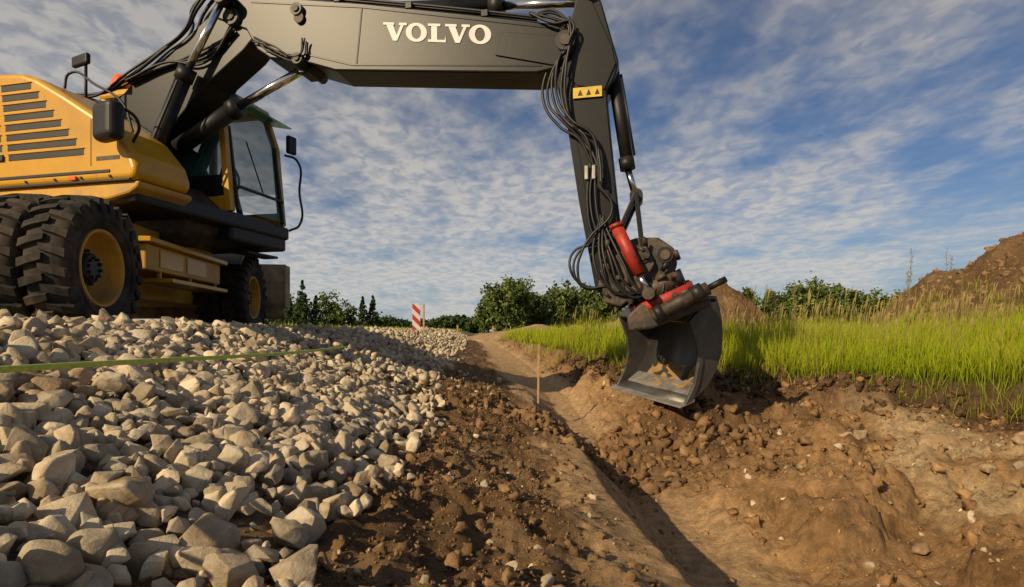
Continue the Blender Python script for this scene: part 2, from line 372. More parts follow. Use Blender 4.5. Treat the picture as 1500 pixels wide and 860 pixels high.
def grassmat(name,cb,ct,cs,f0=.35):
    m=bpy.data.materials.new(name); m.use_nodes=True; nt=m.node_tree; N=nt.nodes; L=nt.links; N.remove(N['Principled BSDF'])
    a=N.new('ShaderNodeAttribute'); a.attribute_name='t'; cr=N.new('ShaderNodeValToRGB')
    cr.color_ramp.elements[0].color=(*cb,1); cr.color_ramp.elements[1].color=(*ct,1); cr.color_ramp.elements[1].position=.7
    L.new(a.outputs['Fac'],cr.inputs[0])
    g=N.new('ShaderNodeNewGeometry'); mx=N.new('ShaderNodeMix'); mx.data_type='RGBA'
    r=N.new('ShaderNodeMapRange'); r.inputs['From Min'].default_value=f0; L.new(g.outputs['Random Per Island'],r.inputs['Value'])
    tc=N.new('ShaderNodeTexCoord'); n=N.new('ShaderNodeTexNoise'); n.inputs['Scale'].default_value=.6; L.new(tc.outputs['Object'],n.inputs['Vector'])
    r2=N.new('ShaderNodeMapRange'); r2.inputs['From Min'].default_value=.3; r2.inputs['From Max'].default_value=.62; L.new(n.outputs['Fac'],r2.inputs['Value'])
    mm=N.new('ShaderNodeMath'); mm.operation='MULTIPLY'; L.new(r.outputs[0],mm.inputs[0]); L.new(r2.outputs[0],mm.inputs[1])
    L.new(mm.outputs[0],mx.inputs['Factor']); L.new(cr.outputs[0],mx.inputs['A']); mx.inputs['B'].default_value=(*cs,1)
    d=N.new('ShaderNodeBsdfDiffuse'); t=N.new('ShaderNodeBsdfTranslucent'); ms=N.new('ShaderNodeMixShader'); ms.inputs[0].default_value=.38
    L.new(mx.outputs['Result'],d.inputs[0]); L.new(mx.outputs['Result'],t.inputs[0]); L.new(d.outputs[0],ms.inputs[1]); L.new(t.outputs[0],ms.inputs[2])
    L.new(ms.outputs[0],N['Material Output'].inputs[0]); return m
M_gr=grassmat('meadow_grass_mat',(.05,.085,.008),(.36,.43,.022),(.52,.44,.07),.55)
def region(n,y0,y1,ext=1.25):
    y=y0+(y1-y0)*rng.random(n); x=rng.uniform(-2,1.1*y+ext,n); k=(x+.07*y>edge(y)+.05+rng.normal(0,.15,n)); return x[k],y[k]
X_=[];Y_=[];H_=[];W_=[]
for (n,y0,y1,w,h0,h1) in [(140000,3.2,10,.0058,.3,.80),(80000,10,20,.012,.4,.85),(60000,20,45,.028,.4,.85),(50000,45,110,.09,.5,.85)]:
    x,y=region(n,y0,y1); k=rng.random(x.size)<.55+1.3*fbm(x,y,1.1,3,15)+.3; x=x[k];y=y[k]
    X_.append(x);Y_.append(y);W_.append(w*rng.uniform(.5,1.4,x.size)); H_.append((h0+(h1-h0)*rng.random(x.size)**1.1)*(1+.9*fbm(x,y,.7,3,19))*(.45+.55*sm(0,.8,x+.07*y-edge(y))))
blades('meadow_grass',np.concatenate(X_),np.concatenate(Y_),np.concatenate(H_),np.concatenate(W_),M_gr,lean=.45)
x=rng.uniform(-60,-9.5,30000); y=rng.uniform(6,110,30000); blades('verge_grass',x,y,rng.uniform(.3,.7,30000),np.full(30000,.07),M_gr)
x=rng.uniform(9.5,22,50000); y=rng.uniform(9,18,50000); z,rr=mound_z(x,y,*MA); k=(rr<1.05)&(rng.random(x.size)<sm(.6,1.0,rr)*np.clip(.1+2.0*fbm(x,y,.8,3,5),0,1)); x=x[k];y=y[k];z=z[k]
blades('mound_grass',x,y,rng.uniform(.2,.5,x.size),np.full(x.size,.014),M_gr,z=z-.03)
M_straw=grassmat('seed_stalk_mat',(.20,.20,.05),(.44,.34,.13),(.34,.22,.11))
x,y=region(3000,4.2,15); n=len(x); h=rng.uniform(.7,1.15,n)*(1+.5*fbm(x,y,.7,3,19)); z=height(x,y)
blades('seed_stalks',x,y,h,np.full(n,.004),M_straw,lean=0,z=z)
h1=h*.2; blades('seed_heads',x+.06*h*.75,y,h1,rng.uniform(.010,.020,n),M_straw,lean=.1,z=z+h*.76,wd=(.3,1,.8,0),bend=.16)
M_weed=mat('weed_seed',(.26,.17,.08),(.2,.19,.06),rough=.9,ns=20)
def weed(x,y,h,sd):
    r0=random.Random(sd); z=float(height(np.array([x]),np.array([y]))[0]); bm=bmesh.new()
    def seg(p0,p1,r):
        d=Vector(p1)-Vector(p0); M=Matrix.Translation((Vector(p0)+Vector(p1))/2)@d.to_track_quat('Z','Y').to_matrix().to_4x4()
        bmesh.ops.create_cone(bm,segments=5,radius1=r,radius2=r*.6,depth=d.length,matrix=M)
    lx=r0.uniform(-.08,.08); top=(x+lx,y,z+h); seg((x,y,z),top,.004)
    for j in range(4):
        t=r0.uniform(.5,.8); p=Vector((x+lx*t,y,z+h*t)); seg(p,p+Vector((r0.uniform(-.08,.08),r0.uniform(-.08,.08),.14)),.002)
    for i in range(70):
        t=r0.uniform(.66,1.0); q=Vector((x+lx*t,y,z+h*t))+Vector((r0.uniform(-.022,.022),r0.uniform(-.022,.022),r0.uniform(0,.02)))
        bmesh.ops.create_icosphere(bm,subdivisions=1,radius=r0.uniform(.003,.008),matrix=Matrix.Translation(q))
    return from_bm(bm,'tall_weed',M_weed)
for i,(x,y,h) in enumerate([(5.0,7.2,1.5),(5.2,7.4,1.25),(4.8,7.0,1.1),(6.3,8.2,1.65),(6.6,8.5,1.6),(5.6,7.1,1.2),(4.2,7.6,.95),(3.6,7.2,.9),(3.9,8.4,1.1),(6.1,7.4,1.15)]): weed(x,y,h,i)

# ------------------------------------------------------------ trees
M_leaf=mat('foliage',(.045,.075,.016),(.13,.165,.04),rough=.8,ns=.8,lo=.4,hi=.6,island=.5,spec=.2)
M_pine=mat('conifer_foliage',(.025,.05,.018),(.06,.09,.03),rough=.85,ns=1,lo=.4,hi=.6,island=.4,spec=.2)
def leafcloud(cent,rad,per,size):
    n=len(cent)*per; c=np.repeat(cent,per,0)+rng.normal(size=(n,3))*np.repeat(rad,per)[:,None]*.5
    s=size*rng.uniform(.5,1.2,n); R=rand_rot(n); q=np.array([[-1,-.6,0],[1,-.6,0],[1,.6,0],[-1,.6,0]])
    v=np.einsum('nij,vj->nvi',R,q)*s[:,None,None]+c[:,None]
    return v.reshape(-1,3)
def tree_mass(name,specs,m,size=.2):
    vs=[]; bm=bmesh.new()
    for (x,y,h,w,kind) in specs:
        z0=-.6
        bmesh.ops.create_cone(bm,segments=7,radius1=h*.022,radius2=h*.006,depth=h*.9,matrix=Matrix.Translation((x,y,z0+h*.45)))
        nc=30
        if kind=='c':
            nc=80; t=rng.random(nc)**.8; ang=rng.uniform(0,6.28,nc); rr=w*.5*(1-t)*rng.uniform(.4,1.2,nc)
            c=np.stack([x+np.cos(ang)*rr,y+np.sin(ang)*rr,z0+h*(.08+.92*t)],-1); rad=w*.15*(1.15-t); vs.append(leafcloud(c,rad,26,size*.75))
        else:
            d=rng.normal(size=(nc,3)); d/=np.linalg.norm(d,axis=1)[:,None]; rr=rng.uniform(.35,1.05,nc)[:,None]
            c=np.array([x,y,z0+h*.58])+d*rr*np.array([w*.5,w*.5,h*.40]); c+=rng.normal(size=c.shape)*w*.06
            vs.append(leafcloud(c,rng.uniform(.10,.19,nc)*w,56,size))
            for i in range(9):
                p0=Vector((x,y,z0+h*random.uniform(.15,.5))); p1=Vector(c[random.randrange(nc)]); dd=p1-p0
                bmesh.ops.create_cone(bm,segments=5,radius1=h*.009,radius2=h*.003,depth=dd.length,matrix=Matrix.Translation((p0+p1)/2)@dd.to_track_quat('Z','Y').to_matrix().to_4x4())
    v=np.concatenate(vs); o=mesh_np(name,v,np.arange(len(v)).reshape(-1,4),m)
    t=from_bm(bm,'trunks',M_bark); t.parent=o; return o
tree_mass('deciduous_tree_group',[(-26.2,68,4.2,3.6,'d'),(-24.2,66,3.6,3.2,'d'),(-21.3,66,4.8,4.2,'d'),(-28,70,4.6,4,'d'),(-30,72,5,4,'d'),(-33,74,5.5,5,'d'),(-19.7,67,3.4,3.0,'d')],M_leaf,.14)
tree_mass('conifer_tree_group',[(-23.6,64,6.2,2.8,'c'),(-25.2,64,4.8,2.2,'c'),(-17.3,66,4.6,1.8,'c'),(-16.4,67,4.8,1.8,'c'),(-22.4,65,4.6,2,'c')],M_pine,.15)
sp=[]
for i in range(20):
    y=rng.uniform(52,70); px=[708,716,726,735,742,748,757,766,775,786,797,808,818,828,836,845,856,868,880,893][i]; h=np.interp(px,[700,720,745,760,800,815,840,862,900],[2.2,3.4,6.0,5.2,4.1,4.8,6.0,4.8,4.4])*rng.uniform(.9,1.1)*y/60
    sp.append(((px-750)/833*y,y,h+.3,h*.72,'d'))
tree_mass('deciduous_tree_group',sp,M_leaf,.15)
sp=[]
for i in range(24):
    y=rng.uniform(66,84); a_=.40+.34*i/24+rng.uniform(-.01,.01); h=rng.uniform(4.6,7.0)*(1.1-.7*(a_-.4)); sp.append((a_*y,y,h,h*.85,'d' if rng.random()<.7 else 'c'))
tree_mass('deciduous_tree_group',sp,M_leaf,.18)
sp=[]
for i in range(40):
    y=rng.uniform(170,240); a_=rng.uniform(-.24,-.06); h=rng.uniform(3,6)*(.6+.5*rng.random()); sp.append((a_*y,y,h,h*1.3,'d'))
for i in range(60):
    y=rng.uniform(290,340); a_=rng.uniform(-1,1.1); h=rng.uniform(4,8); sp.append((a_*y,y,h,h*2.2,'d'))
tree_mass('distant_treeline',sp,M_pine,.55)

# ------------------------------------------------------------ EXCAVATOR
ROOT=new_root('wheeled_excavator',(-4.2,6.1,0))
nrm=Vector((.222,.975,0))
def BP(x,z,o=0): return Vector((x,5.164-.2278*x,z))+nrm*o
Fv=Vector((.975,-.222,0)); Rv=Vector((-.222,-.975,0)); Cn=Vector((-4.3,6.14,0))
def UP(f,r,z): return Cn+Fv*f+Rv*r+Vector((0,0,z))
Ev=Vector((-3.25,6.0,0)); Vv=Vector((-.137,.99,0)); Nv=Vector((.99,.137,0))
def UC(n,v,z): return Ev+Nv*n+Vv*v+Vector((0,0,z))
def make_wheel():
    bm=bmesh.new()
    for k,cx in enumerate([-.14,-.46]):
        prof=[(cx+.085,.285),(cx+.12,.31),(cx+.142,.38),(cx+.138,.445),(cx+.115,.488),(cx+.05,.497),(cx,.5),(cx-.05,.497),(cx-.115,.488),(cx-.138,.445),(cx-.142,.38),(cx-.12,.31),(cx-.085,.285)]
        lathe(bm,prof,64,0)
        lathe(bm,[(cx+.1405,.375),(cx+.146,.370),(cx+.146,.362),(cx+.138,.357)],64,0)
        nl=24
        for i in range(nl):
            for sd in(-1,1):
                a0=2*math.pi*(i+(.5 if sd>0 else 0))/nl
                def P(xx,r,a): return bm.verts.new((cx+xx,r*math.cos(a),r*math.sin(a)))
                sk=.085; hw=.062
                st=[(-.01,.492,.527,0,.8),(.075,.49,.527,sk*.5,1),(.142,.46,.512,sk,1.1),(.150,.415,.445,sk*1.1,.9)]
                ring=[]
                for (xx,ri,ro,sh,wm) in st:
                    ring.append([P(sd*xx,ri,a0+sh-hw*wm),P(sd*xx,ro,a0+sh-hw*wm*.8),P(sd*xx,ro,a0+sh+hw*wm*.8),P(sd*xx,ri,a0+sh+hw*wm)])
                for A,B in zip(ring[:-1],ring[1:]):
                    for j in range(4): bm.faces.new((A[j],A[(j+1)%4],B[(j+1)%4],B[j]))
                bm.faces.new(ring[0]); bm.faces.new(ring[-1][::-1])
        if k==0:
            lathe(bm,[(cx+.10,.292),(cx+.115,.288),(cx+.115,.272),(cx+.095,.262),(cx+.02,.250),(cx-.05,.235),(cx-.06,.20),(cx-.055,.12)],64,1)
            lathe(bm,[(cx-.055,.12),(cx-.02,.115),(cx+.035,.11),(cx+.045,.095),(cx+.05,.05),(cx+.05,.001)],32,2)
            for i in range(10):
                a=2*math.pi*i/10
                for rr_,dx in((.155,-.04),(.075,.05)):
                    mt=Matrix.Translation((cx+dx,rr_*math.cos(a),rr_*math.sin(a)))@Matrix.Rotation(math.pi/2,4,'Y')
                    r=bmesh.ops.create_cone(bm,cap_ends=True,segments=6,radius1=.012,radius2=.012,depth=.035,matrix=mt)
                    for v in r['verts']:
                        for f in v.link_faces: f.material_index=2
        else:
            lathe(bm,[(cx+.10,.292),(cx+.09,.262),(cx-.09,.262),(cx-.10,.292)],48,1)
    bmesh.ops.recalc_face_normals(bm,faces=bm.faces)
    me=bpy.data.meshes.new('wheel'); bm.to_mesh(me); bm.free()
    for q in(M_tyre,M_yel_d,M_blk): me.materials.append(q)
    return me
wm=make_wheel()
yaw=math.atan2(.137,.99)
for nm,n,v,fl in[('near_rear_wheel',0,-1.79,0),('near_front_wheel',0,1.79,0),('far_rear_wheel',-2.5,-1.79,1),('far_front_wheel',-2.5,1.79,1)]:
    o=bpy.data.objects.new(nm,wm); scene.collection.objects.link(o)
    o.location=UC(n,v,.465 if v<0 else .455); o.rotation_euler=(rng.uniform(0,1),0,yaw+(math.pi if fl else 0)); par(o,ROOT)
fbox('chassis_beam',UC,-1.95,-.62,-1.9,1.9,.33,.78,M_yel_d,.02)
fbox('rear_axle',UC,-2.3,-.2,-1.88,-1.7,.38,.55,M_blk,.03); fbox('front_axle',UC,-2.3,-.2,1.7,1.88,.36,.53,M_blk,.03)
fbox('side_box',UC,-.62,-.17,-.85,.95,.56,.80,M_yel_d,.015)
fbox('side_deck',UC,-.62,-.10,-.92,1.0,.803,.85,M_yel,.008)
fbox('side_deck_upper',UC,-.7,-.3,-1.0,1.05,.853,.98,M_yel_d,.01)
fbox('side_step',UC,-.40,-.05,-.6,.85,.46,.50,M_yel,.006)
for v in(-.58,.1,.8): fbox('step_bracket',UC,-.2,-.17,v,v+.03,.5,.56,M_yel_d,.003)
fbox('box_lid_trim',UC,-.168,-.160,-.6,-.1,.60,.77,M_yel,.003); fbox('box_lid_trim',UC,-.168,-.160,0,.5,.60,.77,M_yel,.003)
for sgn,nm in((-1,'rear_fender'),(1,'front_fender')):
    bm=bmesh.new(); rr=[]
    for i in range(15):
        th=math.radians(np.interp(i,[0,14],[8,52] if sgn<0 else [40,120])); r=.62
        v=1.79*sgn+r*math.cos(th)*(-1 if sgn>0 else 1); z=.46+r*math.sin(th)
        rr.append([bm.verts.new(UC(n,v,z)) for n in(-.62,-.05)])
    for a,b_ in zip(rr[:-1],rr[1:]): bm.faces.new((a[0],a[1],b_[1],b_[0]))
    o=from_bm(bm,nm,M_grease); md=o.modifiers.new('s','SOLIDIFY'); md.thickness=.02
cyl('swing_turntable',UP(0,0,.75),UP(0,0,1.12),.62,M_blk,40)
M_bs=mat('blade_side',(.34,.25,.14),(.16,.11,.07),rough=.7,ns=6)
prism('dozer_blade',[(2.62,.22),(2.70,.18),(2.66,.4),(2.66,.7),(2.76,1.0),(2.71,1.02),(2.60,.75),(2.58,.4)],lambda v,z,o:UC(o,v,z),-2.5,.16,M_bs,.004)
fbox('blade_wear_plate',UC,.161,.19,2.58,2.86,.35,1.0,M_bs,.01)
fbox('blade_arm',UC,-1.7,-.9,1.9,2.6,.35,.5,M_yel_d,.01)
# upper
fbox('platform',UP,-1.95,1.38,-1.12,1.04,1.10,1.25,M_blk,.03)
hoodp=[(-1.9,1.27),(1.44,1.27),(1.47,1.36),(1.42,1.50),(1.22,1.73),(.98,1.88),(.72,2.04),(.42,2.21),(.25,2.27),(-.1,2.30),(-1.75,2.32),(-1.9,2.2)]
prism('engine_hood',hoodp,lambda f,z,r:UP(f,r,z),.52,1.12,M_yel,.055,4)
prism('hood_lower_skirt',[(-1.95,1.12),(1.15,1.12),(1.36,1.16),(1.45,1.21),(1.46,1.262),(-1.95,1.262)],lambda f,z,r:UP(f,r,z),.5,1.09,M_yel_d,.02)
fbox('hood_trim_strip',UP,-1.9,1.2,1.118,1.128,1.335,1.36,M_blk,.003)
fbox('hood_trim_strip',UP,-1.9,1.40,1.102,1.125,1.262,1.28,M_blk,.002)
fbox('counterweight',UP,-2.35,-.6,-1.12,.515,1.2,2.2,M_yel,.12)
fbox('hood_panel_seam',UP,1.0,1.006,1.1155,1.1225,1.4,1.8,M_blk,0)
fbox('hood_panel_seam',UP,-.75,-.744,1.1155,1.1225,1.4,2.2,M_blk,0)
fbox('hood_decal',UP,1.06,1.30,1.1155,1.1222,1.44,1.475,M_grease,0)
for i in range(8):
    z=2.17-.088*i; f1=np.interp(i,[0,7],[.36,.93]); f0=.02+.012*i
    for (a0,a1) in((f0,f1),(f0-.75,f0-.06)):
        fbox('louver_slot',UP,a0,a1,1.10,1.1225,z-.058,z,M_blk,.006)
        fbox('louver_lip',UP,a0-.008,a1+.008,1.12,1.130,z+.001,z+.007,M_yel,.002)
fbox('side_marker',UP,.78,.86,1.122,1.14,1.285,1.32,M_orange,.006)
fbox('tail_marker',UP,-.06,.06,1.122,1.14,1.50,1.55,M_blk,.006)
for f in(.3,.62,.9,1.2): cyl('hood_bolt',UP(f,1.10,1.305),UP(f,1.128,1.305),.012,M_blk,8)
hose('hood_handrail',[UP(.45,.9,2.2),UP(.5,.9,2.33),UP(.8,.9,2.2),UP(1.10,.9,2.0),UP(1.2,.9,1.75)],.011,M_blk)
def mirror(name,c,w,h,d):
    bm=bmesh.new(); bmesh.ops.create_cube(bm,size=1,matrix=Matrix.Translation(c)@Matrix.Rotation(math.radians(-25),4,'Z')@Matrix.Diagonal((w,d,h,1)))
    return from_bm(bm,name,M_blk,min(w,h,d)*.42,segs=5)
mirror('front_mirror',UP(1.34,1.26,1.70),.27,.32,.14); hose('mirror_arm',[UP(1.30,1.0,1.6),UP(1.46,1.1,1.75),UP(1.42,1.2,1.82),UP(1.34,1.25,1.82)],.013,M_blk)
mirror('rear_mirror',UP(.10,.45,2.70),.26,.11,.05); cyl('mirror_post',UP(.16,.45,2.2),UP(.16,.45,2.68),.014,M_blk,12)
# cab
CF=1.35
fbox('cab_base',UP,-.35,CF,-1.1,-.15,.96,1.27,M_blk,.03)
fbox('cab_rocker',UP,.1,CF+.004,-1.104,-.146,1.10,1.13,M_yel_d,.005)
fbox('cab_side_panel',UP,-.3,CF-.02,-.19,-.15,1.273,1.43,M_yel,.01)
fbox('cab_side_panel_left',UP,-.3,CF-.02,-1.1,-1.06,1.273,1.43,M_yel,.01)
fbox('cab_rear_panel',UP,-.35,-.30,-1.1,-.15,1.273,1.9,M_yel,.01)
fbox('cab_rear_glass',UP,-.33,-.32,-1.05,-.2,1.9,2.58,M_glass,0)
fbox('cab_roof',UP,-.37,1.12,-1.12,-.13,2.58,2.68,M_yel,.035)
fbox('cab_dark_window_base',UP,.35,CF-.1,-.17,-.155,1.433,1.66,M_blk,.004)
for r in(-.18,-1.07):
    beam('cab_pillar',UP(CF-.04,r,1.27),UP(1.22,r,2.2),.07,.07,M_yel); beam('cab_pillar_upper',UP(1.22,r,2.2),UP(1.08,r,2.6),.07,.07,M_yel)
    beam('cab_mid_pillar',UP(.34,r,1.43),UP(.34,r,2.6),.08,.06,M_yel); beam('cab_rear_pillar',UP(-.3,r,1.27),UP(-.3,r,2.6),.08,.06,M_yel)
    prism('side_glass',[(.38,1.66),(CF-.1,1.66),(1.19,2.2),(1.06,2.57),(.38,2.57)],lambda f,z,o:UP(f,o,z),r-.004,r+.004,M_glass,0)
    prism('rear_side_glass',[(-.26,1.5),(.3,1.5),(.3,2.57),(-.26,2.57)],lambda f,z,o:UP(f,o,z),r-.004,r+.004,M_glass,0)
prism('windscreen',[(CF-.02,1.30),(CF+.0,1.30),(1.24,2.2),(1.10,2.58),(1.08,2.58),(1.22,2.2)],lambda f,z,o:UP(f,o,z),-1.03,-.22,M_glass,0)
beam('windscreen_bar',UP(CF+.0,-1.03,1.55),UP(CF+.0,-.22,1.55),.03,.03,M_blk)
beam('windscreen_frame',UP(CF+.01,-.24,1.28),UP(1.24,-.24,2.2),.03,.03,M_blk)
beam('windscreen_frame',UP(CF+.01,-1.01,1.28),UP(1.24,-1.01,2.2),.04,.04,M_blk)
beam('wiper',UP(CF+.03,-.62,1.56),UP(1.29,-.45,2.1),.014,.014,M_blk)
prism('sun_visor',[(1.12,2.50),(1.42,2.44),(1.42,2.455),(1.12,2.62)],lambda f,z,o:UP(f,o,z),-1.1,-.15,M_vis,.003)
beam('work_lamp_bar',UP(1.16,-1.08,2.56),UP(1.16,-.18,2.56),.04,.03,M_blk)
hose('cab_handrail',[UP(1.30,-1.13,2.15),UP(1.42,-1.2,2.1),UP(1.46,-1.2,1.7),UP(1.46,-1.2,1.3),UP(1.36,-1.13,1.22)],.014,M_blk)
mirror('door_mirror',UP(1.36,-1.18,2.28),.06,.22,.14)
fbox('operator_seat_base',UP,.1,.6,-.85,-.4,1.3,1.62,M_blk,.05); fbox('operator_seat_back',UP,.05,.2,-.85,-.4,1.65,2.25,M_blk,.05)
hose('steering_wheel',[UP(.95+.02*math.cos(a),-.62+.17*math.cos(a),1.75+.15*math.sin(a)) for a in np.linspace(0,6.28,9)],.015,M_blk)
beam('steering_column',UP(1.1,-.62,1.27),UP(.96,-.62,1.75),.05,.05,M_blk)
cyl('beacon_base',UP(-.2,-.3,2.68),UP(-.2,-.3,2.74),.12,M_blk); cyl('beacon_lens',UP(-.2,-.3,2.74),UP(-.2,-.3,2.89),.13,M_orange,24,.09,.01)
beam('cab_step',UP(1.1,-1.15,.9),UP(1.1,-.6,.9),.2,.03,M_blk)
fbox('cab_marker_lamp',UP,CF+.006,CF+.02,-.3,-.2,1.16,1.20,M_orange,.004)
# boom foot
for o in(-.28,.24): prism('boom_foot_plate',[(-3.85,1.15),(-4.2,1.5),(-4.15,1.95),(-3.8,2.15),(-3.5,1.95),(-3.26,1.5),(-3.2,1.28),(-3.42,1.1)],BP,o,o+.05,M_blk,.01)
fbox('boom_foot_block',UP,.15,.85,-.12,.3,1.2,1.45,M_grease,.03)
prism('swing_front_block',[(-3.75,.95),(-3.75,1.4),(-3.35,1.5),(-3.12,1.3),(-3.15,1.0),(-3.4,.88)],BP,-.3,.3,M_grease,.03)
lower=[(-4.2,1.98),(-4.19,2.30),(-3.9,2.56),(-3.4,2.86),(-2.97,3.16),(-2.72,3.22),(-2.50,3.08),(-2.46,2.90),(-2.60,2.76),(-3.0,2.48),(-3.45,2.05),(-3.66,1.80),(-3.95,1.66)]
prism('lower_boom',lower,BP,-.17,.17,M_boom,.015)
upper=[(-2.93,3.12),(-2.86,3.24),(-2.72,3.30),(-2.40,3.26),(-1.346,3.05),(-.314,2.815),(.50,2.62),(.60,2.52),(.55,2.38),(.40,2.255),(.25,2.235),(-1.40,2.425),(-1.62,2.45),(-1.95,2.57),(-2.30,2.64),(-2.44,2.74),(-2.56,2.95)]
prism('upper_boom',upper,BP,-.19,.19,M_boom,.015)
prism('boom_weld_strip',[(-2.35,2.70),(-1.9,2.62),(-1.45,2.475),(.3,2.285),(.3,2.30),(-1.45,2.49),(-1.9,2.635),(-2.35,2.715)],BP,-.196,-.188,M_boom,.002)
prism('boom_weld_strip',[(-2.5,3.2),(-1.35,3.0),(.45,2.585),(.45,2.6),(-1.35,3.015),(-2.5,3.215)],BP,-.196,-.188,M_boom,.002)
prism('boom_joint_plate',[(-.05,2.62),(.45,2.52),(.60,2.48),(.55,2.36),(.4,2.28),(-.1,2.42)],BP,-.205,-.188,M_boom,.004)
prism('boom_section_plate',[(-1.36,3.0),(-1.345,3.0),(-1.40,2.47),(-1.415,2.47)],BP,-.195,-.188,M_blk,.001)
for (x,z,r) in[(-2.70,3.08,.085),(.50,2.47,.085),(-2.72,3.22,.045),(-1.99,2.59,.055),(.68,2.9,.05),(-2.0,3.06,.06)]:
    cyl('pin',BP(x,z,-.235),BP(x,z,.235),r,M_blk,24); cyl('pin_cap',BP(x,z,-.25),BP(x,z,-.236),r*.55,M_grease,16)
cyl('boom_port',BP(-1.98,2.98,-.22),BP(-1.98,2.98,-.18),.05,M_grease)
for o in(-.30,.30):
    cyl('lift_cylinder_barrel',BP(-3.72,1.36,o),BP(-3.16,2.48,o),.072,M_blk); cyl('lift_cylinder_gland',BP(-3.17,2.46,o),BP(-3.11,2.58,o),.085,M_blk)
    cyl('lift_cylinder_rod',BP(-3.14,2.52,o),BP(-2.74,3.18,o),.036,M_chr); cyl('lift_rod_eye',BP(-2.72,3.22,o-.06),BP(-2.72,3.22,o+.06),.075,M_blk)
    hose('lift_cylinder_pipe',[BP(-3.6,1.5,o-.09),BP(-3.35,2.0,o-.1),BP(-3.15,2.42,o-.09)],.012)
cyl('adjust_cylinder_barrel',BP(-3.45,1.9,-.05),BP(-2.80,2.24,-.05),.085,M_blk); cyl('adjust_cylinder_gland',BP(-2.83,2.225,-.05),BP(-2.74,2.27,-.05),.1,M_blk)
cyl('adjust_cylinder_rod',BP(-2.78,2.25,-.05),BP(-2.02,2.57,-.05),.042,M_chr)
prism('adjust_cylinder_bracket',[(-2.12,2.66),(-1.8,2.6),(-1.93,2.5),(-2.04,2.50)],BP,-.12,.10,M_boom,.01)
cyl('arm_cylinder_barrel',BP(-2.05,3.14,0),BP(-.13,2.965,0),.072,M_blk); cyl('arm_cylinder_gland',BP(-.2,2.97,0),BP(-.08,2.96,0),.09,M_blk)
cyl('arm_cylinder_rod',BP(-.1,2.962,0),BP(.66,2.895,0),.038,M_chr)
prism('arm_cylinder_bracket',[(-2.2,3.2),(-1.85,3.14),(-1.98,3.25),(-2.1,3.26)],BP,-.11,.11,M_boom,.01)
# arm
arm=[(.60,3.0),(.72,3.0),(.80,2.78),(.885,2.46),(.935,2.28),(.90,2.14),(.835,2.04),(.865,1.70),(.925,1.10),(.99,.60),(.965,.30),(.90,.24),(.83,.25),(.74,.38),(.605,1.116),(.505,1.79),(.43,2.08),(.395,2.22),(.42,2.42),(.50,2.6),(.56,2.75)]
prism('dipper_arm',arm,BP,-.15,.15,M_boom,.014)
prism('arm_side_plate',[(.62,2.9),(.70,2.85),(.88,2.4),(.91,2.26),(.82,2.05),(.60,2.1),(.45,2.25),(.47,2.45)],BP,-.163,-.148,M_boom,.004)
prism('arm_weld_strip',[(.56,1.75),(.572,1.75),(.70,.95),(.688,.95)],BP,-.156,-.148,M_boom,.001)
fbox('safety_label',lambda a,b,z:BP(a,z,b),.56,.80,-.170,-.1635,1.99,2.08,M_label,.001)
for i in range(3):
    prism('label_symbol',[(.60+.07*i,2.01),(.64+.07*i,2.01),(.62+.07*i,2.06)],BP,-.1725,-.1705,M_blk,0)
cyl('bucket_cylinder_barrel',BP(.875,2.30,0),BP(1.0,1.47,0),.055,M_blk); cyl('bucket_cylinder_gland',BP(.99,1.5,0),BP(1.005,1.40,0),.066,M_blk)
cyl('bucket_cylinder_rod',BP(1.0,1.42,0),BP(1.065,1.18,0),.03,M_chr)
cyl('bucket_cylinder_pipe',BP(.95,2.2,-.07),BP(1.06,1.5,-.07),.011,M_blk)
cyl('cylinder_eye',BP(1.075,1.15,-.13),BP(1.075,1.15,.13),.055,M_blk)
for o in(-.17,.17):
    beam('rocker_link',BP(1.075,1.15,o),BP(.93,.82,o),.035,.09,M_boom,up=nrm); beam('push_link',BP(1.075,1.15,o),BP(1.13,.66,o),.035,.12,M_boom,up=nrm)
    cyl('link_pin',BP(.93,.82,o-.03),BP(.93,.82,o+.03),.05,M_blk)
# tiltrotator
prism('quick_hitch',[(.80,.60),(.90,.72),(1.07,.78),(1.25,.78),(1.38,.68),(1.40,.55),(1.36,.44),(1.2,.42),(1.07,.30),(.87,.24),(.76,.36)],BP,-.17,.17,M_grease,.02)
for o in(-.24,.20): prism('hitch_cheek',[(.78,.50),(.95,.66),(1.16,.70),(1.22,.55),(1.10,.32),(.95,.2),(.82,.24)],BP,o,o+.04,M_grease,.012)
for (x,z) in[(.92,.36),(1.12,.62),(1.30,.62)]:
    cyl('hitch_pin',BP(x,z,-.27),BP(x,z,.27),.04,M_grease); cyl('hitch_pin_collar',BP(x,z,-.255),BP(x,z,-.24),.065,M_blk)
ax=Vector((-.40,.0,.92)).normalized(); rc=BP(1.27,.30,0)
cyl('rotor_housing_upper',rc+ax*.02,rc+ax*.15,.24,M_grease,36); cyl('rotor_ring',rc-ax*.08,rc+ax*.018,.285,M_red,40); cyl('rotor_base',rc-ax*.17,rc-ax*.082,.22,M_grease,32)
for i in range(16):
    a=i*math.pi/8; t1=ax.orthogonal().normalized(); t2=ax.cross(t1); p=rc+t1*.26*math.cos(a)+t2*.26*math.sin(a); cyl('rotor_bolt',p+ax*.018,p+ax*.035,.013,M_blk,6)
x0,z0,x1,z1,o=.93,.84,1.10,.46,-.34
cyl('tilt_cylinder_red',BP(x0,z0,o),BP(x1,z1,o),.05,M_red); cyl('tilt_cylinder_cap',BP(x0-.01,z0+.03,o),BP(x0,z0,o),.058,M_red); cyl('tilt_rod',BP(x1,z1,o),BP(x1+.06,z1-.14,o),.028,M_chr)
cyl('tilt_eye',BP(x1+.07,z1-.16,o-.05),BP(x1+.07,z1-.16,o+.05),.05,M_grease)
